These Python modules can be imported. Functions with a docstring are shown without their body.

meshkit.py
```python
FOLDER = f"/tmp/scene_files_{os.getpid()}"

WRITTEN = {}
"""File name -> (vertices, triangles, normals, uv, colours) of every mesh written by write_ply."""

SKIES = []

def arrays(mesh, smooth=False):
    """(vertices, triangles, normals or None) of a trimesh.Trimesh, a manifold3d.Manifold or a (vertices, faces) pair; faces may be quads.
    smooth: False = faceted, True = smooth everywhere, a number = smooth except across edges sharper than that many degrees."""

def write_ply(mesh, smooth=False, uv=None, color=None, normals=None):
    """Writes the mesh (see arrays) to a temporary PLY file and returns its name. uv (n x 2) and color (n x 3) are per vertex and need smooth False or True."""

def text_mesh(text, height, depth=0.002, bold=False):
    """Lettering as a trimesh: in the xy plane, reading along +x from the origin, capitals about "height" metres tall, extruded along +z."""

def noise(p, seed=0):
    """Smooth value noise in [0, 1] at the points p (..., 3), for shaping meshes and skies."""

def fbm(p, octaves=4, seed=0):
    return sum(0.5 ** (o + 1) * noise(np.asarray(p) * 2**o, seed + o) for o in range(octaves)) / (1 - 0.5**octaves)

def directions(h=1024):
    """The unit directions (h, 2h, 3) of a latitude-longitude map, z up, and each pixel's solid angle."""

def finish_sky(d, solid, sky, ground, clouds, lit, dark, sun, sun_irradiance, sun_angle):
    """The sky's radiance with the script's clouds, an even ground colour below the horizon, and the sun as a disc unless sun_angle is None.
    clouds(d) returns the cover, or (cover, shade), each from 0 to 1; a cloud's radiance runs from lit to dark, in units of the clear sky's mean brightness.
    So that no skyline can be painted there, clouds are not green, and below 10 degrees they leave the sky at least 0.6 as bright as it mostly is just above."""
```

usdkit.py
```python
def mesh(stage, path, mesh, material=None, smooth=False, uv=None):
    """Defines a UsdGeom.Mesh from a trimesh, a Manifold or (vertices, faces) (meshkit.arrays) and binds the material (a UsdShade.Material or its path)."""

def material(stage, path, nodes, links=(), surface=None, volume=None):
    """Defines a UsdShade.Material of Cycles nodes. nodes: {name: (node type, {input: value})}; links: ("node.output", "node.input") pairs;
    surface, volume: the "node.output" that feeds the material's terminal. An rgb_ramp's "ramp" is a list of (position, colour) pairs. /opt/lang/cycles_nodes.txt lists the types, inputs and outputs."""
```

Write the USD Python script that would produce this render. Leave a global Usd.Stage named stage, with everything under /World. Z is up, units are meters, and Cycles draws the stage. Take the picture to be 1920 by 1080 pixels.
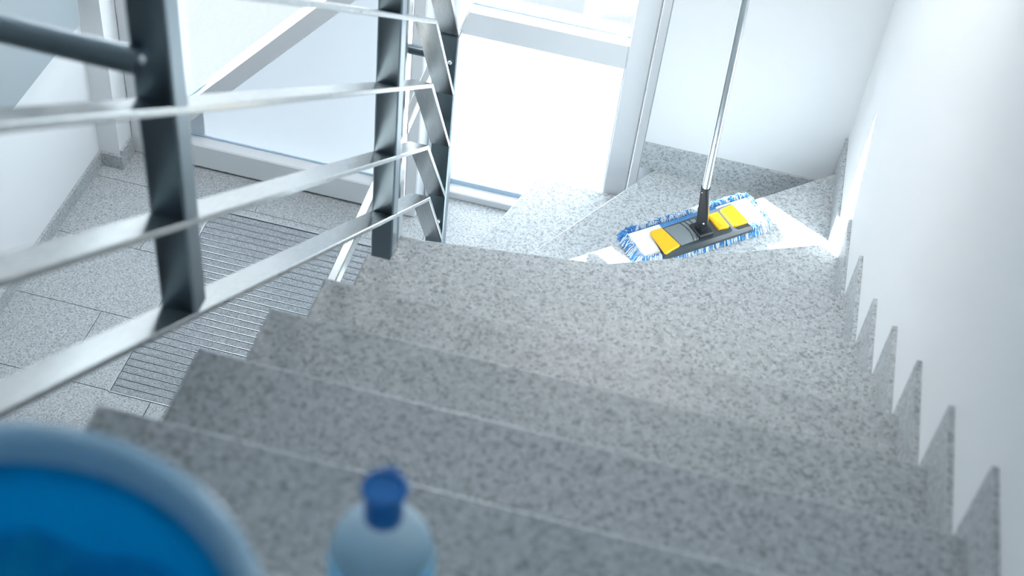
import math, random
import numpy as np, trimesh, manifold3d as m3
from shapely.geometry import Polygon, box as sbox, LineString
import usdkit, meshkit
from pxr import Usd, UsdGeom, UsdLux, UsdShade, Gf, Sdf

stage = Usd.Stage.CreateInMemory()
UsdGeom.SetStageUpAxis(stage, UsdGeom.Tokens.z)
UsdGeom.SetStageMetersPerUnit(stage, 1.0)
UsdGeom.Xform.Define(stage, '/World')
UsdGeom.Scope.Define(stage, '/World/Looks')

# ------------------------------------------------------------------ camera, sky, sun, exposure
cam = UsdGeom.Camera.Define(stage, '/World/camera')
R_, D_, F_ = (np.array(v) for v in ([0.9687, 0.23077, 0.09148], [0.22882, -0.6872, -0.68949], [-0.09625, 0.68884, -0.71849]))
EYE = np.array([0.5625, -2.17163, 2.17935])
cam.AddTransformOp().Set(Gf.Matrix4d(*R_, 0, *(-D_), 0, *(-F_), 0, *EYE, 1))
cam.CreateHorizontalApertureAttr(36.0)
cam.CreateFocalLengthAttr(50.26)
cam.CreateFStopAttr(4.0)
cam.CreateFocusDistanceAttr(3.95)
cam.CreateClippingRangeAttr(Gf.Vec2f(0.02, 200))
cam.CreateExposureAttr(0.0)

SUN = np.array([1.65, -1.0, -0.9]); SUN /= np.linalg.norm(SUN)      # the way the sunlight travels
sun = UsdLux.DistantLight.Define(stage, '/World/sun')
sun.CreateIntensityAttr(11.0)
sun.CreateAngleAttr(0.6)
sun.CreateNormalizeAttr(True)
sun.CreateColorAttr(Gf.Vec3f(0.97, 0.985, 1.0))
zc = -SUN; xc = np.cross([0, 0, 1.0], zc); xc /= np.linalg.norm(xc); yc = np.cross(zc, xc)
sun.AddTransformOp().Set(Gf.Matrix4d(*xc, 0, *yc, 0, *zc, 0, 0, 0, 6, 1))
dome = UsdLux.DomeLight.Define(stage, '/World/sky')
dome.CreateIntensityAttr(1.3)
dome.CreateColorAttr(Gf.Vec3f(0.78, 0.89, 1.0))

# ------------------------------------------------------------------ helpers
LOOK = '/World/Looks/'
def principled(name, color, rough=0.5, metal=0.0, **kw):
    return usdkit.material(stage, LOOK + name, {'p': ('principled_bsdf', dict(base_color=color, roughness=rough, metallic=metal, **kw))}, surface='p.BSDF')

COUNT = {}
def path_for(name, parent=None):
    base = (str(parent.GetPath()) if parent else '/World') + '/' + name
    n = COUNT.get(base, 0); COUNT[base] = n + 1
    return base if n == 0 else '%s_%03d' % (base, n)
def tag(p, label=None, cat=None, group=None, kind=None):
    for k, v in (('label', label), ('category', cat), ('group', group), ('kind', kind)):
        if v: p.SetCustomDataByKey(k, v)
    return p
def obj(name, mesh, mat, parent=None, smooth=False, **t):
    if isinstance(mesh, list): mesh = trimesh.util.concatenate(mesh)
    p = usdkit.mesh(stage, path_for(name, parent), mesh, mat, smooth=smooth).GetPrim()
    return tag(p, **t)
def thing(name, label=None, cat=None, group=None, kind=None):
    return tag(UsdGeom.Xform.Define(stage, path_for(name)).GetPrim(), label, cat, group, kind)
def struct(name, mesh=None, mat=None, label=None, cat=None):
    if mesh is None: return thing(name, label, cat, kind='structure')
    return obj(name, mesh, mat, label=label, cat=cat, kind='structure')
def hull(pts): return trimesh.points.PointCloud(np.asarray(pts, float)).convex_hull
def bx(x0, x1, y0, y1, z0, z1):
    m = trimesh.creation.box([x1 - x0, y1 - y0, z1 - z0]); m.apply_translation([(x0 + x1) / 2, (y0 + y1) / 2, (z0 + z1) / 2]); return m
def cbx(x0, x1, y0, y1, z0, z1, c=0.003):
    """A box with chamfered edges."""
    b = [(x0, x1), (y0, y1), (z0, z1)]; pts = []
    for k in range(3):
        lim = [(lo + (0 if j == k else c), hi - (0 if j == k else c)) for j, (lo, hi) in enumerate(b)]
        pts += [(x, y, z) for x in lim[0] for y in lim[1] for z in lim[2]]
    return hull(np.array(pts))
def prism(poly, z0, z1):
    m = trimesh.creation.extrude_polygon(poly, z1 - z0, engine='earcut'); m.apply_translation([0, 0, z0]); return m
def chamfered(poly, z0, z1, c=0.004):
    """A convex slab whose upper edges are chamfered."""
    inner = poly.buffer(-c, join_style=2)
    pts = [(x, y, z0) for x, y in poly.exterior.coords[:-1]] + [(x, y, z1 - c) for x, y in poly.exterior.coords[:-1]] + [(x, y, z1) for x, y in inner.exterior.coords[:-1]]
    return hull(np.array(pts))
def yz_prism(poly, x0, x1):
    m = trimesh.creation.extrude_polygon(poly, x1 - x0, engine='earcut')
    v = m.vertices.copy(); m.vertices = np.stack([v[:, 2] + x0, v[:, 0], v[:, 1]], 1); return m      # (y, z, depth) -> (depth, y, z), an even permutation
def xz_prism(poly, y0, y1):
    m = trimesh.creation.extrude_polygon(poly, y1 - y0, engine='earcut')
    v = m.vertices.copy(); m.vertices = np.stack([v[:, 0], v[:, 2] + y0, v[:, 1]], 1)
    if m.volume < 0: m.invert()
    return m
def rod(a, b, r, n=24):
    return trimesh.creation.cylinder(radius=r, segment=[a, b], sections=n)
def lathe(profile, c=(0, 0, 0), n=64):
    m = trimesh.creation.revolve(np.array(profile), sections=n); m.apply_translation(c)
    if m.volume < 0: m.invert()
    return m
def wall_poly(poly, x0, x1, c=0):
    return yz_prism(poly, x0, x1)

# ------------------------------------------------------------------ materials
def granite(name, dark, mid, light, scale, rough=0.42, pos_seed=0.0):
    n = {
        'g': ('geometry', {}), 'oi': ('object_info', {}),
        'sh': ('vector_math', {'math_type': 'multiply_add', 'vector2': (1, 1, 1)}),
        'rnd': ('combine_xyz', {}), 'r1': ('math', {'math_type': 'multiply', 'value2': 7.0}), 'r2': ('math', {'math_type': 'multiply', 'value2': 13.0}),
        'v': ('voronoi_texture', {'scale': scale, 'randomness': 1.0}),
        'sep': ('separate_color', {}),
        'ramp': ('rgb_ramp', {'ramp': [(0.0, dark), (0.13, dark), (0.22, mid), (0.68, mid), (0.82, light), (1.0, light)]}),
        'n1': ('noise_texture', {'scale': scale * 0.42, 'detail': 4.0, 'roughness': 0.65}),
        'ramp2': ('rgb_ramp', {'ramp': [(0.0, (0.70, 0.70, 0.70)), (0.40, (0.84, 0.84, 0.84)), (0.5, (1, 1, 1)), (0.62, (1.06, 1.06, 1.06)), (1.0, (1.1, 1.1, 1.1))]}),
        'n2': ('noise_texture', {'scale': scale * 2.2, 'detail': 2.0}),
        'ramp3': ('rgb_ramp', {'ramp': [(0.0, (0.7, 0.7, 0.7)), (0.4, (0.9, 0.9, 0.9)), (0.6, (1.08, 1.08, 1.08)), (1.0, (1.15, 1.15, 1.15))]}),
        'm1': ('mix', {'mix_type': 'multiply', 'fac': 1.0}), 'm2': ('mix', {'mix_type': 'multiply', 'fac': 1.0}),
        'p': ('principled_bsdf', {'roughness': rough, 'specular_ior_level': 0.35}),
    }
    l = [('oi.random', 'r1.value1'), ('oi.random', 'r2.value1'), ('r1.value', 'rnd.x'), ('r2.value', 'rnd.y'), ('g.position', 'sh.vector1'), ('rnd.vector', 'sh.vector3'),
         ('sh.vector', 'v.vector'), ('sh.vector', 'n1.vector'), ('sh.vector', 'n2.vector'), ('v.color', 'sep.color'), ('sep.r', 'ramp.fac'),
         ('n1.fac', 'ramp2.fac'), ('n2.fac', 'ramp3.fac'), ('ramp.color', 'm1.color1'), ('ramp2.color', 'm1.color2'), ('m1.color', 'm2.color1'), ('ramp3.color', 'm2.color2'), ('m2.color', 'p.base_color')]
    return usdkit.material(stage, LOOK + name, n, l, surface='p.BSDF')

def plaster(name, color, bump=0.12, rough=0.85):
    return usdkit.material(stage, LOOK + name, {
        'g': ('geometry', {}), 'n': ('noise_texture', {'scale': 140.0, 'detail': 3.0}), 'b': ('bump', {'strength': bump, 'distance': 0.002}),
        'p': ('principled_bsdf', {'base_color': color, 'roughness': rough, 'specular_ior_level': 0.25})},
        [('g.position', 'n.vector'), ('n.fac', 'b.height'), ('b.normal', 'p.normal')], surface='p.BSDF')

GRANITE = granite('stair_granite', (0.31, 0.335, 0.35), (0.45, 0.49, 0.51), (0.52, 0.555, 0.575), 190.0)
TILE = granite('floor_granite', (0.28, 0.305, 0.32), (0.44, 0.475, 0.495), (0.54, 0.57, 0.59), 330.0, rough=0.5)
GROUT = principled('grout', (0.22, 0.24, 0.25), 0.9)
WALL = plaster('white_plaster', (0.80, 0.83, 0.85))
CEIL = plaster('ceiling_plaster', (0.82, 0.83, 0.83))
PANEL = principled('grey_paint', (0.36, 0.42, 0.45), 0.5)
FRAME = principled('white_frame', (0.72, 0.75, 0.775), 0.32)
PANE_SHADE = principled('blue_grey_pane_shade', (0.42, 0.56, 0.70), 0.5)  # colour of the shade and reflection at the pane edges, painted as strips
STEEL = usdkit.material(stage, LOOK + 'polished_steel', {
    'g': ('geometry', {}), 'mp': ('mapping', {'scale': (900.0, 30.0, 30.0)}), 'n': ('noise_texture', {'scale': 1.0, 'detail': 2.0}),
    'mr': ('map_range', {'to_min': 0.16, 'to_max': 0.27}), 'p': ('principled_bsdf', {'base_color': (0.53, 0.55, 0.55), 'metallic': 1.0, 'roughness': 0.2})},
    [('g.position', 'mp.vector'), ('mp.vector', 'n.vector'), ('n.fac', 'mr.value'), ('mr.result', 'p.roughness')], surface='p.BSDF')
POST = principled('steel_dark_reflection', (0.25, 0.31, 0.35), 0.3, 1.0)  # dark reflection on the posts put into the steel colour
CHROME = principled('bright_chrome', (0.85, 0.87, 0.88), 0.15, 1.0)
ALU = principled('aluminium', (0.78, 0.80, 0.82), 0.28, 1.0)
def cloth_noise(name, c0, c1, scale, rough=0.95):
    return usdkit.material(stage, LOOK + name, {
        'g': ('geometry', {}), 'n': ('noise_texture', {'scale': scale, 'detail': 3.0, 'roughness': 0.7}), 'r': ('rgb_ramp', {'ramp': [(0.0, c0), (0.38, c0), (0.62, c1), (1.0, c1)]}),
        'b': ('bump', {'strength': 0.5, 'distance': 0.002}), 'p': ('principled_bsdf', {'roughness': rough, 'specular_ior_level': 0.1})},
        [('g.position', 'n.vector'), ('n.fac', 'r.fac'), ('r.color', 'p.base_color'), ('n.fac', 'b.height'), ('b.normal', 'p.normal')], surface='p.BSDF')
MATSTRIP = cloth_noise('mat_textile', (0.19, 0.215, 0.235), (0.48, 0.52, 0.55), 330.0)
def frosted(name, tint, share=0.0):
    return usdkit.material(stage, LOOK + name, {
        't': ('translucent_bsdf', {'color': tint}), 'tr': ('transparent_bsdf', {'color': (0.95, 0.97, 1.0)}), 'mx': ('mix_closure', {'fac': share}),
        'd': ('diffuse_bsdf', {'color': (0.75, 0.79, 0.82)}), 'md': ('mix_closure', {'fac': 0.18}),
        'g': ('glossy_bsdf', {'color': (1, 1, 1), 'roughness': 0.12}), 'f': ('fresnel', {'IOR': 1.4}), 'm': ('mix_closure', {})},
        [('t.BSDF', 'md.closure1'), ('d.BSDF', 'md.closure2'), ('md.closure', 'mx.closure1'), ('tr.BSDF', 'mx.closure2'), ('mx.closure', 'm.closure1'), ('g.BSDF', 'm.closure2'), ('f.fac', 'm.fac')], surface='m.closure')
FROST = frosted('frosted_glass', (0.58, 0.63, 0.66))
SATIN = frosted('satin_glass', (0.082, 0.094, 0.103))
CLEAR = usdkit.material(stage, LOOK + 'clear_glass', {
    'tr': ('transparent_bsdf', {'color': (0.95, 0.97, 0.97)}), 'g': ('glossy_bsdf', {'color': (1, 1, 1), 'roughness': 0.02}), 'm': ('mix_closure', {'fac': 0.05})},
    [('tr.BSDF', 'm.closure1'), ('g.BSDF', 'm.closure2')], surface='m.closure')
PAVE = principled('pavement', (0.070, 0.074, 0.077), 0.9)

def thin_plastic(name, color, trans, share, rough):
    return usdkit.material(stage, LOOK + name, {'p': ('principled_bsdf', {'base_color': color, 'roughness': rough}), 't': ('translucent_bsdf', {'color': trans}), 'm': ('mix_closure', {'fac': share})},
        [('p.BSDF', 'm.closure1'), ('t.BSDF', 'm.closure2')], surface='m.closure')

# ------------------------------------------------------------------ stair geometry
RISE, GO, W = 0.185, 0.2563, 1.018
FLOOR = -6 * RISE
YB, YBF = 1.275, 1.266            # back wall, face of its stone skirting
FIRST = -4                        # the uppermost step is level with the upper landing
LINES = {i: ((0.0, (i - 5) * GO), (W, (i - 5) * GO)) for i in range(FIRST - 1, 6)}
LINES.update({6: ((0, 0.185), (1.009, 0.327)), 7: ((0, 0.23), (1.009, 0.713)), 8: ((0, 0.326), (1.009, 1.222)), 9: ((0, 0.467), (0.476, 1.268)), 10: ((-0.107, 0.58), (0.102, 1.303))})
Z = {i: (5 - i) * RISE for i in range(FIRST - 1, 12)}
def half(i, shift, ahead=True):
    """A big polygon on the far (ahead) or near side of nosing line i moved forward by shift."""
    (x0, y0), (x1, y1) = LINES[i]; d = np.array([x1 - x0, y1 - y0]); d /= np.linalg.norm(d); n = np.array([-d[1], d[0]])
    p = np.array([x0, y0]) + n * shift; s = 1 if ahead else -1; a, b = p - 8 * d, p + 8 * d
    return Polygon([a, b, b + s * 16 * n, a + s * 16 * n])
def footprint(i):
    if i < 9: return sbox(0, -9, W - 0.009, 1.30)
    if i == 9: return sbox(0, -9, W - 0.009, YBF)
    return sbox(-0.107, 0.56, 0.425, 1.318)
def clean(p):
    if p.geom_type != 'Polygon': p = max(p.geoms, key=lambda g: g.area)
    return p.simplify(0.0005)

# ------------------------------------------------------------------ room shell
UP = Z[FIRST]                     # 1.665: the upper landing
TOP = 4.2
struct('wall_right', bx(W, W + 0.15, -4.2, YB + 0.12, -1.3, TOP), WALL, 'plain white plaster wall rising along the right side of the stairs', 'wall')
struct('wall_back', [bx(0.432, W, YB, YB + 0.12, -1.3, 1.05), bx(-1.485, W, YB, YB + 0.12, 1.05, 2.0), bx(-1.485, -1.0, YB, YB + 0.12, 2.0, 3.2), bx(0.65, W, YB, YB + 0.12, 2.0, 3.2), bx(-1.485, W, YB, YB + 0.12, 3.2, TOP)],
       WALL, 'white plaster back wall around the glazed entrance, at the winding lower steps', 'wall')
struct('wall_left', [bx(-1.485, -1.335, -4.2, YB + 0.12, -1.3, TOP), bx(-1.335, -1.26, 1.11, YB + 0.12, -1.3, 1.05)], WALL, 'white plaster wall on the left of the entrance hall', 'wall')
struct('wall_front', bx(-1.485, W + 0.15, -4.35, -4.2, -1.3, TOP), WALL, 'white plaster wall behind the upper landing', 'wall')
struct('ceiling', bx(-1.485, W + 0.15, -4.35, YB + 0.12, TOP, TOP + 0.15), CEIL, 'white ceiling over the stairwell', 'ceiling')
LAND_Y = (FIRST - 6) * GO - 0.035
struct('landing', [bx(0, W, -4.2, LAND_Y, UP - 0.22, UP), bx(-1.335, 0, -4.2, LAND_Y, UP - 0.22, UP)], GRANITE, 'upper stone landing behind the camera', 'landing')
obj('wall_panel', cbx(-1.336, -1.315, -1.2, 1.085, -0.517, 0.45, 0.003), PANEL, label='smooth grey panel fixed to the left white wall above knee height', cat='wall panel')

struct('ceiling_entrance', bx(-1.335, W, 0.22, YB, 1.50, UP), CEIL, 'white ceiling over the entrance and the winding steps', 'ceiling')
GLOW = usdkit.material(stage, LOOK + 'fill_lamp_glow', {'e': ('emission', {'color': (1.0, 0.975, 0.95), 'strength': 38.0})}, surface='e.emission')
def ceiling_lamp(x, y, r, label):  # unseen lamps, added to brighten the steps and the hall
    lm = thing('ceiling_lamp', label, 'lamp', group='added fill lamps')
    LC = (x, y, 1.50)
    obj('lamp_ring', lathe([(r, -0.035), (r + 0.015, -0.035), (r + 0.015, -0.0002), (r, -0.0002), (r, -0.035)], LC, 64), FRAME, lm, smooth=30)
    obj('diffuser', lathe([(0, -0.030), (r, -0.030), (r, -0.010), (0, -0.010)], LC, 64), GLOW, lm)
ceiling_lamp(0.46, 0.46, 0.155, 'added round fill lamp, unseen, over the winding steps')
ceiling_lamp(-0.70, 0.48, 0.20, 'larger added round fill lamp, unseen, over the entrance mat')

# floor tiles in running bond
fl = struct('floor', label='pale speckled stone tile floor of the entrance hall', cat='floor')
obj('screed', bx(-1.335, W, -4.2, YB + 0.06, FLOOR - 0.1, FLOOR - 0.006), GROUT, fl)
rows = [0.209 + 0.28 * k for k in range(-6, 5)]
mat_hole = sbox(-0.902, 0.204, -0.10, 1.022)
for k in range(len(rows) - 1):
    off = -1.05 if k % 2 == 0 else -1.33
    for j in range(-2, 4):
        x0, x1 = off + 0.56 * j, off + 0.56 * (j + 1)
        x0, x1 = max(x0, -1.335), min(x1, 0.30)
        if x1 - x0 < 0.03: continue
        y0, y1 = rows[k], min(rows[k + 1], 1.33)
        t = sbox(x0 + 0.0012, y0 + 0.0012, x1 - 0.0012, y1 - 0.0012).difference(mat_hole)
        for g in getattr(t, 'geoms', [t]):
            if g.is_empty or g.area < 2e-4: continue
            obj('tile', prism(g, FLOOR - 0.012, FLOOR), TILE, fl)

# skirting stones
PL = 0.009; PH = 0.098; OV = 0.034
bb = struct('baseboard_right', label='saw-toothed granite skirting stones stepping down along the right wall', cat='skirting')
yat = {i: (i - 5) * GO for i in range(FIRST - 1, 6)}; yat.update({6: 0.327, 7: 0.713, 8: 1.222})
for i in range(FIRST, 9):
    a, b, z0, z1 = yat[i - 1] + OV + 0.001, yat[i] + 0.0005, Z[i], Z[i + 1]
    e = b + OV if i < 8 else YBF - 0.001
    obj('skirting_stone', yz_prism(Polygon([(a, z0), (b, z0), (b, z1), (e, z1), (e, z0 + PH), (a, z0 + PH)]), W - PL, W - 0.0003), GRANITE, bb)
bk = struct('baseboard_back', label='low granite skirting strip along the back wall beside the door', cat='skirting')
obj('skirting_stone', bx(0.433, W - 0.0005, YBF, YB - 0.0003, Z[9], Z[9] + PH), GRANITE, bk)
bl = struct('baseboard_left', label='pale stone skirting along the left wall of the hall', cat='skirting')
for y0, y1 in ((-1.5, -0.9), (-0.9, -0.3), (-0.3, 0.3), (0.3, 0.9), (0.9, 1.1095)):
    obj('skirting_stone', bx(-1.3347, -1.325, y0 + 0.0008, y1 - 0.0008, FLOOR, FLOOR + 0.056), TILE, bl)
obj('skirting_stone', bx(-1.325, -1.25, 1.0995, 1.1097, FLOOR, FLOOR + 0.056), TILE, bl)
obj('skirting_stone', bx(-1.2597, -1.25, 1.11, 1.19, FLOOR, FLOOR + 0.075), TILE, bl)

# ------------------------------------------------------------------ staircase
st = thing('staircase', 'grey speckled granite staircase descending and winding left to the entrance hall', 'staircase')
for i in range(FIRST, 11):
    back = half(i - 1, -0.034, True)
    pol = clean(footprint(i).intersection(back).intersection(half(i, 0.0, False)))
    if i == 10: pol = clean(footprint(i).intersection(half(9, -0.034, True)).intersection(half(10, 0.0, False)))
    c = 0.006; top = clean(pol.intersection(half(i, -c, False)).intersection(sbox(-9 if i == 10 else c, -9, 9, 9)))
    obj('tread', hull([(x, y, z) for x, y in pol.exterior.coords[:-1] for z in (Z[i] - 0.03, Z[i] - c)] + [(x, y, Z[i]) for x, y in top.exterior.coords[:-1]]), GRANITE, st)
    rp = clean(footprint(i).intersection(half(i, -0.034, True)).intersection(half(i, -0.014, False)))
    obj('riser', prism(rp, Z[i + 1], Z[i] - 0.03), GRANITE, st)
# the plastered concrete under the steps
slab = Polygon([((FIRST - 5) * GO - 0.3, UP - 0.24), ((FIRST - 5) * GO - 0.3, UP - 0.05), ((FIRST - 5) * GO - 0.05, UP - 0.05 - 0.0)] +
               [q for i in range(FIRST, 6) for q in (((i - 5) * GO - 0.035, Z[i] - 0.03), ((i - 5) * GO - 0.035, Z[i + 1] - 0.03))] + [(0.15, Z[6] - 0.03), (0.15, FLOOR), (-0.55, FLOOR)])
obj('understair', yz_prism(slab.buffer(0), 0.012, W - 0.012), WALL, st, label='white plastered concrete flight under the steps')
for i in range(6, 10):
    core = clean(footprint(i).intersection(half(i - 1, -0.036, True)).intersection(half(i, -0.036, False)).intersection(sbox(0.012, 0.15, W - 0.02, YBF - 0.004)))
    obj('step_core', prism(core, FLOOR, Z[i] - 0.031), WALL, st)
core = clean(footprint(10).intersection(half(9, -0.03, True)).intersection(half(10, -0.036, False)).intersection(sbox(-0.08, 0.58, 0.42, 1.31)))
obj('step_core', prism(core, FLOOR, Z[10] - 0.031), WALL, st)

# ------------------------------------------------------------------ entrance glazing
TOPF = 1.05
def bar(*b, c=0.004): return cbx(*b, c)
lf = struct('door_1', label='white framed entrance door with a diagonal bar across its glass', cat='door')
LY0, LY1 = 1.19, 1.25
obj('bottom_rail', bar(-1.06, -0.41, LY0, LY1, FLOOR + 0.008, -1.006), FRAME, lf)
obj('stile', bar(-1.16, -1.06, LY0, LY1, FLOOR + 0.008, 1.0), FRAME, lf)
obj('stile', bar(-0.41, -0.31, LY0, LY1, FLOOR + 0.008, 1.0), FRAME, lf)
obj('top_rail', bar(-1.06, -0.41, LY0, LY1, 0.91, 1.0), FRAME, lf)
k1 = 1.105
diag = Polygon([(-1.06, -0.937), (-0.41, -0.937 + 0.65 * k1), (-0.41, -0.937 + 0.65 * k1 + 0.078), (-1.06, -0.859)])
obj('diagonal_bar', xz_prism(diag, LY0 + 0.002, LY1 - 0.002), FRAME, lf)
glow = Polygon([(-1.065, -1.01), (-0.405, -1.01), (-0.405, -0.937 + 0.65 * k1 + 0.04), (-1.065, -0.905)])
gup = Polygon([(-1.065, -0.895), (-0.405, -0.937 + 0.65 * k1 + 0.045), (-0.405, 0.265), (-1.065, 0.265)])
def sheet(poly, y):
    v, f = trimesh.creation.triangulate_polygon(poly, engine='earcut'); return trimesh.Trimesh(np.stack([v[:, 0], np.full(len(v), y), v[:, 1]], 1), f, process=False)
obj('glass_pane', sheet(glow, 1.2455), SATIN, lf, label='frosted pane below the diagonal bar')
obj('middle_rail', bar(-1.06, -0.41, LY0, LY1, 0.26, 0.34), FRAME, lf)
obj('glass_pane', sheet(sbox(-1.065, 0.335, -0.405, 0.915), 1.2455), FROST, lf)
obj('glass_pane', xz_prism(gup, 1.240, 1.248), CLEAR, lf, label='clear pane above the diagonal bar')
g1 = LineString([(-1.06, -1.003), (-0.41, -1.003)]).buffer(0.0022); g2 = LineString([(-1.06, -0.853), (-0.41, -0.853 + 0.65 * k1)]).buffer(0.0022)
obj('gasket', xz_prism(g1, 1.234, 1.2395), PANE_SHADE, lf); obj('gasket', xz_prism(g2, 1.234, 1.2395), PANE_SHADE, lf)  # thin strips painting the bluish shade along the glass
esc = lathe([(0, 0), (0.016, 0), (0.016, 0.007), (0.013, 0.009), (0, 0.009)], n=40); esc.apply_scale([1.0, 1.7, 1.0]); esc.apply_transform(trimesh.transformations.rotation_matrix(math.pi / 2, [1, 0, 0])); esc.apply_translation([-0.333, LY0, -0.262])
cyl = rod((-0.333, LY0 - 0.016, -0.256), (-0.333, LY0 - 0.004, -0.256), 0.0085)
e = obj('lock_escutcheon', esc, CHROME, lf, smooth=30); obj('lock_cylinder', cyl, CHROME, e, smooth=30)
obj('lever_handle', [rod((-0.36, LY0, -0.06), (-0.36, LY0 - 0.05, -0.06), 0.009), rod((-0.36, LY0 - 0.05, -0.06), (-0.47, LY0 - 0.05, -0.06), 0.009)], CHROME, lf, smooth=30)

fr = struct('trim_1', label='white fixed frame around the entrance door and its side light', cat='door frame')
obj('jamb', bar(-1.259, -1.165, 1.2, 1.262, FLOOR, TOPF), FRAME, fr)
obj('mullion', [bar(-0.303, -0.262, 1.193, 1.385, FLOOR, TOPF), bar(-0.262, -0.19, 1.30, 1.385, FLOOR, TOPF)], FRAME, fr)
obj('jamb', bar(0.404, 0.4315, 1.31, 1.39, FLOOR, TOPF), FRAME, fr)
obj('head', bar(-1.165, -0.303, 1.2, 1.39, 1.004, TOPF), FRAME, fr)
obj('threshold', bar(-1.165, -0.303, 1.252, 1.39, FLOOR, FLOOR + 0.02), ALU, fr)

sl = struct('window_1', label='white framed frosted side light right of the entrance door', cat='window')
SY0, SY1 = 1.325, 1.385
obj('stile', bar(0.326, 0.400, SY0, SY1, FLOOR, TOPF), FRAME, sl)
obj('bottom_rail', bar(-0.19, 0.326, SY0, SY1, FLOOR, FLOOR + 0.032), FRAME, sl)
obj('middle_rail', bar(-0.19, 0.326, SY0, SY1, -0.432, -0.342), FRAME, sl)
obj('transom', bar(-0.19, 0.326, SY0, SY1, 0.34, 0.43), FRAME, sl)
obj('top_rail', bar(-0.19, 0.326, SY0, SY1, 0.96, TOPF), FRAME, sl)
obj('glass_pane', sheet(sbox(-0.195, FLOOR + 0.03, 0.33, -0.43), 1.380), FROST, sl, label='frosted lower pane')
obj('glass_pane', bx(-0.193, 0.329, 1.374, 1.382, -0.345, 0.343), CLEAR, sl, label='clear pane above the middle rail')
obj('glass_pane', sheet(sbox(-0.195, 0.428, 0.33, 0.965), 1.380), FROST, sl)
obj('gasket', bx(-0.19, 0.326, 1.366, 1.373, FLOOR + 0.032, FLOOR + 0.052), PANE_SHADE, sl)  # strip in the blue of the frame shade low on the pane
obj('gasket', bx(-0.19, 0.326, 1.366, 1.373, -0.342, -0.337), PANE_SHADE, sl)
obj('gasket', bx(0.3215, 0.326, 1.366, 1.373, -1.07, -0.433), PANE_SHADE, sl)
obj('pane_clip', cbx(0.312, 0.324, 1.36, 1.373, -0.336, -0.318, 0.002), principled('clip_grey', (0.3, 0.4, 0.5), 0.4), sl)

wn = struct('window_2', label='large added frosted window, unseen, giving fill light above the entrance', cat='window')  # unseen window, added as a source of fill light
obj('window_frame', [bar(-1.0, -0.93, YB + 0.03, YB + 0.09, 2.0, 3.2), bar(0.58, 0.65, YB + 0.03, YB + 0.09, 2.0, 3.2), bar(-0.93, 0.58, YB + 0.03, YB + 0.09, 2.0, 2.07), bar(-0.93, 0.58, YB + 0.03, YB + 0.09, 3.13, 3.2)], FRAME, wn)
obj('glass_pane', sheet(sbox(-0.935, 2.065, 0.585, 3.135), YB + 0.06), frosted('fill_window_glass', (0.78, 0.825, 0.86)), wn)
struct('pavement', bx(-14, 14, YB + 0.125, 26, FLOOR - 0.12, FLOOR - 0.02), PAVE, 'pale paving outside the entrance', 'pavement')

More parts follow.
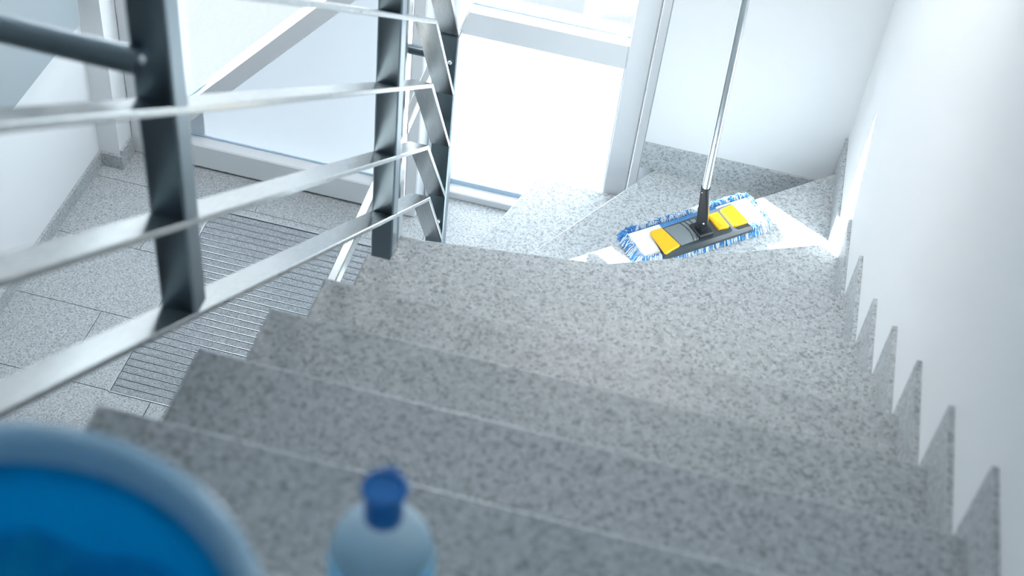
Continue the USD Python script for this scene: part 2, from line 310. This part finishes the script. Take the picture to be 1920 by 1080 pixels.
# ------------------------------------------------------------------ entrance mat
mt = thing('entrance_mat', 'recessed grey ribbed entrance mat in an aluminium frame on the hall floor', 'mat')
MX0, MX1, MY0, MY1 = -0.897, -0.105, 0.209, 1.017
obj('mat_frame', [bx(MX0 - 0.004, MX1 + 0.004, MY0 - 0.004, MY0, FLOOR - 0.0055, FLOOR + 0.002), bx(MX0 - 0.004, MX1 + 0.004, MY1, MY1 + 0.004, FLOOR - 0.0055, FLOOR + 0.002),
                  bx(MX0 - 0.004, MX0, MY0, MY1, FLOOR - 0.0055, FLOOR + 0.002), bx(MX1, MX1 + 0.004, MY0, MY1, FLOOR - 0.0055, FLOOR + 0.002)], ALU, mt, label='thin bright metal frame')
obj('mat_tray', bx(MX0, MX1, MY0, MY1, FLOOR - 0.0059, FLOOR - 0.0056), principled('mat_tray_black', (0.03, 0.035, 0.04), 0.8), mt)
n = 30; pit = (MY1 - MY0) / n
for k in range(n):
    y = MY0 + k * pit
    obj('textile_strip', bx(MX0 + 0.001, MX1 - 0.001, y + 0.0030, y + pit - 0.0030, FLOOR - 0.0055, FLOOR - 0.0005), MATSTRIP, mt)
    if k: obj('metal_rib', bx(MX0 + 0.001, MX1 - 0.001, y - 0.0009, y + 0.0009, FLOOR - 0.0055, FLOOR + 0.0005), ALU, mt)

# ------------------------------------------------------------------ railing of the flight
X0, X1 = -0.080, -0.030
rl = thing('stair_railing', 'polished flat-bar steel railing with posts darkened by a painted reflection along the left side of the stairs', 'railing')
def strip(path, t):
    """A flat bar in the plane of the flight: top edge along path (y, z), thickness t downwards."""
    ls = LineString(path); off = ls.buffer(t, single_sided=True, join_style=2) if False else None
    P = np.array(path, float); d = np.diff(P, axis=0); d /= np.linalg.norm(d, axis=1)[:, None]; nn = np.stack([d[:, 1], -d[:, 0]], 1)
    low = [P[0] + nn[0] * t]
    for k in range(1, len(P) - 1):
        b = nn[k - 1] + nn[k]; b /= b @ b; low.append(P[k] + b * 2 * t)
    low.append(P[-1] + nn[-1] * t)
    return P, np.array(low)
def flat_bar(path, t=0.010, c=0.0012):
    P, L = strip(path, t); m = []
    for k in range(len(P) - 1):
        q = np.array([P[k], P[k + 1], L[k + 1], L[k]]); ctr = q.mean(0)
        mid = [(x, *p) for x in (X0 + c, X1 - c) for p in q]
        d = (P[k + 1] - P[k]) / np.linalg.norm(P[k + 1] - P[k]); nrm = np.array([d[1], -d[0]])
        inn = [(x, *p) for x in (X0, X1) for p in (P[k] + nrm * c, P[k + 1] + nrm * c, L[k + 1] - nrm * c, L[k] - nrm * c)]
        m.append(hull(np.array(mid + inn)))
    return m
S1 = -0.7166; YS = -2.75
for off, yc, (ye, ze) in ((0.037, 0.395, (0.577, -0.552)), (0.210, 0.346, (0.577, -0.395)), (0.395, 0.346, (0.577, -0.218)), (0.572, 0.344, (0.577, -0.050))):
    obj('rail_bar', flat_bar([(YS, off + S1 * YS), (yc, off + S1 * yc), (ye, ze)]), STEEL, rl)
obj('handrail', flat_bar([(YS, 0.74 + S1 * YS), (0.364, 0.74 + S1 * 0.364), (0.585, 0.128), (0.86, 0.128)], 0.010), STEEL, rl)
for y0, y1, z0, z1 in ((-0.963, -0.923, 0.717, 1.40), (0.047, 0.087, FLOOR, 0.68), (0.579, 0.619, Z[10], 0.113), (-2.3, -2.26, UP - 0.2, 2.36)):
    if z0 == Z[10]: b = cbx(X0, X1, y0, y1, z0, z1, 0.003)
    else: b = cbx(X0 + 0.0005, X1 - 0.0005, y0, y1, z0, z1, 0.003)
    obj('post', b, POST, rl)
obj('spacer_rod', rod((-0.5, -0.975, 1.158), (-0.064, -0.975, 1.152), 0.0165), POST, rl, smooth=30)
ball = trimesh.creation.icosphere(3, 0.0095); ball.apply_translation([-0.066, -0.9655, 1.150]); obj('bolt_head', ball, CHROME, rl, smooth=True)
obj('post', cbx(-0.54, -0.5, -1.0, -0.95, 1.10, TOP - 0.001, 0.003), POST, rl)
obj('spacer_rod', rod((-0.155, 0.598, 0.035), (-0.081, 0.598, 0.035), 0.0125), POST, rl, smooth=30)
for y_, z_ in ((0.579, 0.037), (0.579, -0.50)):
    b = trimesh.creation.icosphere(3, 0.0065); b.apply_translation([-0.047, y_ - 0.002, z_]); obj('bolt_head', b, CHROME, rl, smooth=True)
r2 = thing('hall_rail', 'slim level steel rail with one post above the right end of the entrance mat', 'railing')
obj('post', cbx(-0.205, -0.156, 0.58, 0.62, FLOOR, 0.42, 0.003), STEEL, r2)
obj('rail_bar', cbx(-0.178, -0.155, -0.10, 0.5795, -0.262, -0.225, 0.003), STEEL, r2)
obj('rail_bar', cbx(-0.178, -0.155, 0.6205, 0.98, -0.262, -0.225, 0.003), STEEL, r2)

# ------------------------------------------------------------------ mop
mp = thing('floor_mop', 'flat floor mop with blue fringe, yellow clips and a metal handle on the winding step', 'mop')
MC = np.array([0.6385, 0.8255]); MA = math.radians(40.8); ZT = Z[8]
UA, VA = np.array([math.cos(MA), math.sin(MA)]), np.array([-math.sin(MA), math.cos(MA)])
def loc(u, v): return MC + u * UA + v * VA
def rrect(hu, hv, r): return Polygon([loc(*q) for q in np.array(sbox(-hu + r, -hv + r, hu - r, hv - r).buffer(r, quad_segs=6).exterior.coords)])
PADW = cloth_noise('mop_white_cloth', (0.78, 0.80, 0.82), (0.86, 0.87, 0.88), 260.0)
PADB = cloth_noise('mop_blue_cloth', (0.06, 0.22, 0.52), (0.16, 0.38, 0.70), 300.0)
FRB = cloth_noise('fringe_blue', (0.05, 0.22, 0.58), (0.14, 0.42, 0.80), 200.0)
FRW = cloth_noise('fringe_white', (0.60, 0.74, 0.90), (0.85, 0.91, 0.97), 200.0)
obj('pad', prism(rrect(0.208, 0.060, 0.012), ZT + 0.001, ZT + 0.018), PADB, mp, label='blue pad edging')
for s in (-1, 1):
    a, b = sorted((s * 0.095, s * 0.203))
    obj('pad_pocket', chamfered(Polygon([loc(a, -0.050), loc(b, -0.050), loc(b, 0.048), loc(a, 0.048)]), ZT + 0.012, ZT + 0.026, 0.004), PADW, mp, label='white cloth pocket at the end of the pad')
rng = np.random.default_rng(7)
per = rrect(0.207, 0.060, 0.018).exterior; L = per.length
strands = {0: ([], [], 0), 1: ([], [], 0)}
V = [[], []]; Fc = [[], []]; N_ = [0, 0]
for k in range(5200):
    s = rng.uniform(0, L); p = np.array(per.interpolate(s).coords[0]); q = np.array(per.interpolate((s + 0.004) % L).coords[0])
    d = (q - p) / np.linalg.norm(q - p); out = np.array([d[1], -d[0]])
    if np.dot(out, p - MC) < 0: out = -out
    out = out + d * rng.normal(0, 0.55); out /= np.linalg.norm(out)
    ln = rng.uniform(0.011, 0.027); h = rng.uniform(0.006, 0.016); z0 = ZT + rng.uniform(0.004, 0.022)
    a = p - out * rng.uniform(0.001, 0.010)
    cl = int(meshkit.noise(np.array([[p[0] * 95, p[1] * 95, 3.0]]))[0] + rng.normal(0, 0.25) > 0.42)
    r = rng.uniform(0.0011, 0.0019)
    pts = [np.array([*(a + out * ln * t), max(ZT + 0.0015, z0 + h * math.sin(math.pi * min(t * 1.15, 1.0)) * 0.9 - t * t * (z0 - ZT - 0.002))]) for t in (0, 0.3, 0.6, 0.85, 1.0)]
    side = np.array([-out[1], out[0], 0]); base = N_[cl]
    for j, x in enumerate(pts):
        rr = r * (1.0 if 0 < j < 4 else 0.55)
        V[cl] += [x + side * rr, x + np.array([0, 0, rr]), x - side * rr, x - np.array([0, 0, rr * 0.8])]
    for j in range(4):
        for m in range(4):
            a0, a1 = base + j * 4 + m, base + j * 4 + (m + 1) % 4
            Fc[cl] += [[a0, a1, a1 + 4], [a0, a1 + 4, a0 + 4]]
    N_[cl] += 20
for cl, mt_, lb in ((0, FRB, 'blue fringe loops'), (1, FRW, 'pale fringe loops')):
    m = trimesh.Trimesh(np.array(V[cl]), np.array(Fc[cl]), process=False)
    obj('fringe', m, mt_, mp, smooth=True, label=lb, kind='stuff')
GREY = principled('mop_grey_plastic', (0.055, 0.07, 0.08), 0.22)
GLOS = principled('mop_glossy_grey', (0.20, 0.24, 0.26), 0.10)
YEL = principled('mop_yellow_plastic', (0.90, 0.50, 0.005), 0.3)
BLACK = principled('mop_black_plastic', (0.018, 0.022, 0.028), 0.35)
pl = Polygon([(0.517, 0.754), (0.572, 0.667), (0.794, 0.862), (0.719, 0.947)])
def tapered(poly, z0, z1, inset):
    inn = poly.buffer(-inset, join_style=2)
    return hull(np.array([(x, y, z0) for x, y in poly.exterior.coords[:-1]] + [(x, y, z1) for x, y in inn.exterior.coords[:-1]]))
obj('frame_plate', [tapered(pl.buffer(0.001, join_style=2), ZT + 0.018, ZT + 0.026, 0.0), tapered(pl, ZT + 0.026, ZT + 0.036, 0.007)], GREY, mp, label='dark grey plastic plate')
def pad3(q, z0, z1, r=0.005): return chamfered(Polygon(q).buffer(-r, join_style=2).buffer(r, quad_segs=4).simplify(0.0002), z0, z1, 0.002)
for q in ([(0.515, 0.742), (0.545, 0.768), (0.606, 0.715), (0.572, 0.671)], [(0.66, 0.86), (0.687, 0.885), (0.729, 0.835), (0.698, 0.814)], [(0.692, 0.896), (0.723, 0.93), (0.777, 0.872), (0.74, 0.841)]):
    obj('clip', pad3(q, ZT + 0.034, ZT + 0.043), YEL, mp, label='yellow clip pad')
obj('joint_cover', pad3([(0.549, 0.768), (0.628, 0.838), (0.667, 0.775), (0.607, 0.718)], ZT + 0.034, ZT + 0.041), GLOS, mp, label='glossy grey cover beside the joint')
ribs = []
for t in (0.52, 0.66, 0.80):
    a = np.array([0.549, 0.768]) * (1 - t) + np.array([0.628, 0.838]) * t; b = np.array([0.607, 0.718]) * (1 - t) + np.array([0.667, 0.775]) * t
    for j in range(8):
        u, w = j / 8, (j + 1) / 8; c0 = a * (1 - u) + b * u + UA * 0.008 * math.sin(math.pi * u); c1 = a * (1 - w) + b * w + UA * 0.008 * math.sin(math.pi * w)
        ribs.append(rod((*c0, ZT + 0.041), (*c1, ZT + 0.041), 0.0018, 8))
obj('joint_rib', ribs, GREY, mp)
J = np.array([0.650, 0.795])
def turned(b, ang, c):
    b.apply_transform(trimesh.transformations.rotation_matrix(ang, [0, 0, 1])); b.apply_translation([c[0], c[1], 0]); return b
obj('swivel_joint', [turned(cbx(-0.022, 0.026, -0.030, 0.026, ZT + 0.034, ZT + 0.050, 0.003), MA, J), turned(cbx(-0.012, 0.012, -0.016, 0.016, ZT + 0.045, ZT + 0.075, 0.004), MA, J), rod((*(J - UA * 0.018), ZT + 0.062), (*(J + UA * 0.018), ZT + 0.062), 0.006)], BLACK, mp)
H0, H1 = np.array([0.6495, 0.794, -0.478]), np.array([0.6355, 0.794, -0.359]); HT = np.array([0.603, 0.794, 0.70])
Hd = (np.array([0.616, 0.794, 0.243]) - H1); Hd /= np.linalg.norm(Hd)
sv = hull(np.vstack([np.array([(sx * 0.016, sy * 0.016, 0) for sx in (-1, 1) for sy in (-1, 1)]) + H0, np.array([(0.013 * math.cos(a), 0.013 * math.sin(a), 0) for a in np.linspace(0, 2 * math.pi, 16, False)]) + H1,
                                           np.array([(0.014 * math.cos(a), 0.014 * math.sin(a), -0.022) for a in np.linspace(0, 2 * math.pi, 16, False)]) + H0]))
obj('handle_socket', sv, BLACK, mp, label='black plastic socket')
fw = np.array([EYE[0] - H0[0], EYE[1] - H0[1], 0]); fw /= np.linalg.norm(fw)
def rivet(p, r):
    b = trimesh.creation.icosphere(2, r); b.apply_translation(p); return b
obj('rivet', rivet(H0 + np.array([0.004, -0.0165, 0.005]), 0.0035), CHROME, mp, smooth=True); obj('rivet', rivet(H1 + np.array([-0.006, -0.0125, -0.01]), 0.002), CHROME, mp, smooth=True)
obj('handle', [rod(H1 - Hd * 0.01, HT, 0.0103, 32)], principled('handle_aluminium', (0.66, 0.71, 0.73), 0.25, 1.0), mp, smooth=30, label='silver metal tube')
obj('grip', [rod(HT, HT + Hd * 0.12, 0.0135, 32), rivet(HT + Hd * 0.12, 0.0135)], BLACK, mp, smooth=30)

# ------------------------------------------------------------------ bottle
bt = thing('cleaner_bottle', 'pale translucent cleaning bottle with a blue flip cap on an upper step', 'bottle')
BC = np.array([0.408, -1.584, Z[-1]])
SHELL = principled('bottle_plastic', (0.62, 0.78, 1.0), 0.3, subsurface_weight=1.0, subsurface_scale=0.05, subsurface_radius=(0.8, 0.8, 0.8))
LIQ = principled('blue_liquid_in_plastic', (0.11, 0.40, 0.98), 0.25, subsurface_weight=1.0, subsurface_scale=0.05, subsurface_radius=(0.6, 0.6, 0.6))
CAPB = principled('blue_cap_plastic', (0.002, 0.20, 0.62), 0.35)
obj('bottle_shoulder', lathe([(0, 0.151), (0.0386, 0.151), (0.0370, 0.157), (0.0310, 0.170), (0.0240, 0.180), (0.0165, 0.187), (0.0135, 0.190), (0.0125, 0.196), (0, 0.196)], BC, 72), SHELL, bt, smooth=40, label='pale empty upper part')
obj('bottle_body', lathe([(0, 0.0), (0.036, 0.0), (0.0405, 0.004), (0.0415, 0.012), (0.0415, 0.130), (0.0405, 0.142), (0.0386, 0.151), (0, 0.151)], BC, 72), LIQ, bt, smooth=40, label='lower part coloured by the blue liquid inside')
cap = lathe([(0, 0.190), (0.0145, 0.190), (0.0145, 0.212), (0.0138, 0.216), (0, 0.216)], BC, 48)
obj('cap', cap, CAPB, bt, smooth=40)
lid = lathe([(0, 0.216), (0.0142, 0.216), (0.0172, 0.222), (0.0172, 0.2245), (0.0145, 0.2255), (0.0125, 0.223), (0, 0.222)], BC, 48)
tip = cbx(BC[0] - 0.006, BC[0] + 0.006, BC[1] + 0.013, BC[1] + 0.0205, BC[2] + 0.219, BC[2] + 0.2255, 0.002)
lo = obj('cap_lid', lid, CAPB, bt, smooth=40); obj('thumb_tab', tip, CAPB, lo)

# ------------------------------------------------------------------ bucket and cloth
bu = thing('bucket', 'round bright blue plastic bucket standing on a step in the near corner', 'bucket')
UC = np.array([0.284, -1.890, Z[-2]]); BH = 0.25
BLUE = thin_plastic('blue_bucket_plastic', (0.005, 0.46, 0.90), (0.03, 0.72, 1.0), 0.42, 0.30)
def rw(z): return 0.100 + 0.040 * z / BH
prof = [(0, 0.0), (0.094, 0.0), (0.098, 0.004), (rw(0.05), 0.05), (rw(0.2), 0.2), (rw(0.215), 0.215), (rw(0.232), 0.232), (rw(0.232) - 0.003, 0.232), (rw(0.2) - 0.003, 0.2), (rw(0.05) - 0.003, 0.05), (0.097, 0.006), (0, 0.006)]
obj('bucket_body', lathe(prof, UC, 96), BLUE, bu, smooth=40)
RIM = thin_plastic('rim_highlight_blue', (0.52, 0.80, 1.0), (0.6, 0.88, 1.0), 0.25, 0.20)  # highlight along the lip put into a paler base colour
obj('rim', lathe([(0.1375, 0.232), (0.144, 0.221), (0.149, 0.224), (0.1505, 0.240), (0.1495, 0.248), (0.1465, 0.2515), (0.1405, 0.252), (0.1370, 0.249), (0.1358, 0.240), (0.1340, 0.232), (0.1375, 0.232)], UC, 96), RIM, bu, smooth=40, label='rolled rim, paler blue for its painted highlight')
for s in (-1, 1):
    a = math.radians(28) if s > 0 else math.radians(208)
    ear = turned(cbx(0.139, 0.158, -0.018, 0.018, 0, 0.038, 0.004), a, UC); ear.apply_translation([0, 0, UC[2] + 0.205]); obj('handle_lug', ear, BLUE, bu)
arc = []
for k in range(33):
    t = math.pi * k / 32; x = 0.160 * math.cos(t); h = 0.160 * math.sin(t)
    ca, sa = math.cos(math.radians(28)), math.sin(math.radians(28))
    arc.append(UC + np.array([x * ca + h * 0.985 * sa, x * sa - h * 0.985 * ca, 0.222 - h * 0.30]))
obj('carry_handle', [rod(arc[k], arc[k + 1], 0.004, 10) for k in range(32)], CHROME, bu, smooth=40, label='thin wire handle folded down')
cl = []; NR, NT = 26, 96
for i in range(NR + 1):
    for j in range(NT):
        r, t = i / NR, 2 * math.pi * j / NT
        x, y = r * 0.126 * math.cos(t), r * 0.126 * math.sin(t)
        h = 0.150 + 0.05 * meshkit.fbm(np.array([[x * 17 + 3, y * 17 + 1, 0.4]]), 3, 5)[0] + 0.022 * math.sin(38 * (x * 0.8 + y * 0.6) + 3 * math.sin(14 * y)) * (1 - r ** 3) + 0.030 * math.exp(-((x - 0.05) ** 2 + (y - 0.02) ** 2) / 0.0022)
        cl.append((UC[0] + x, UC[1] + y, UC[2] + h))
fc = [[i * NT + j, (i + 1) * NT + j, (i + 1) * NT + (j + 1) % NT] for i in range(NR) for j in range(NT)] + [[i * NT + j, (i + 1) * NT + (j + 1) % NT, i * NT + (j + 1) % NT] for i in range(NR) for j in range(NT)]
top = np.array(cl); bot = top - np.array([0, 0, 0.006]); nv = len(top)
ring = [NR * NT + j for j in range(NT)]
fc2 = fc + [[a + nv, c + nv, b + nv] for a, b, c in fc] + [[ring[j], ring[j] + nv, ring[(j + 1) % NT] + nv] for j in range(NT)] + [[ring[j], ring[(j + 1) % NT] + nv, ring[(j + 1) % NT]] for j in range(NT)]
CLB = cloth_noise('blue_rag', (0.006, 0.42, 0.90), (0.012, 0.54, 0.97), 60.0)
obj('cleaning_cloth', trimesh.Trimesh(np.vstack([top, bot]), np.array(fc2), process=False), CLB, smooth=True, label='crumpled blue cleaning cloth lying inside the bucket', cat='cloth')
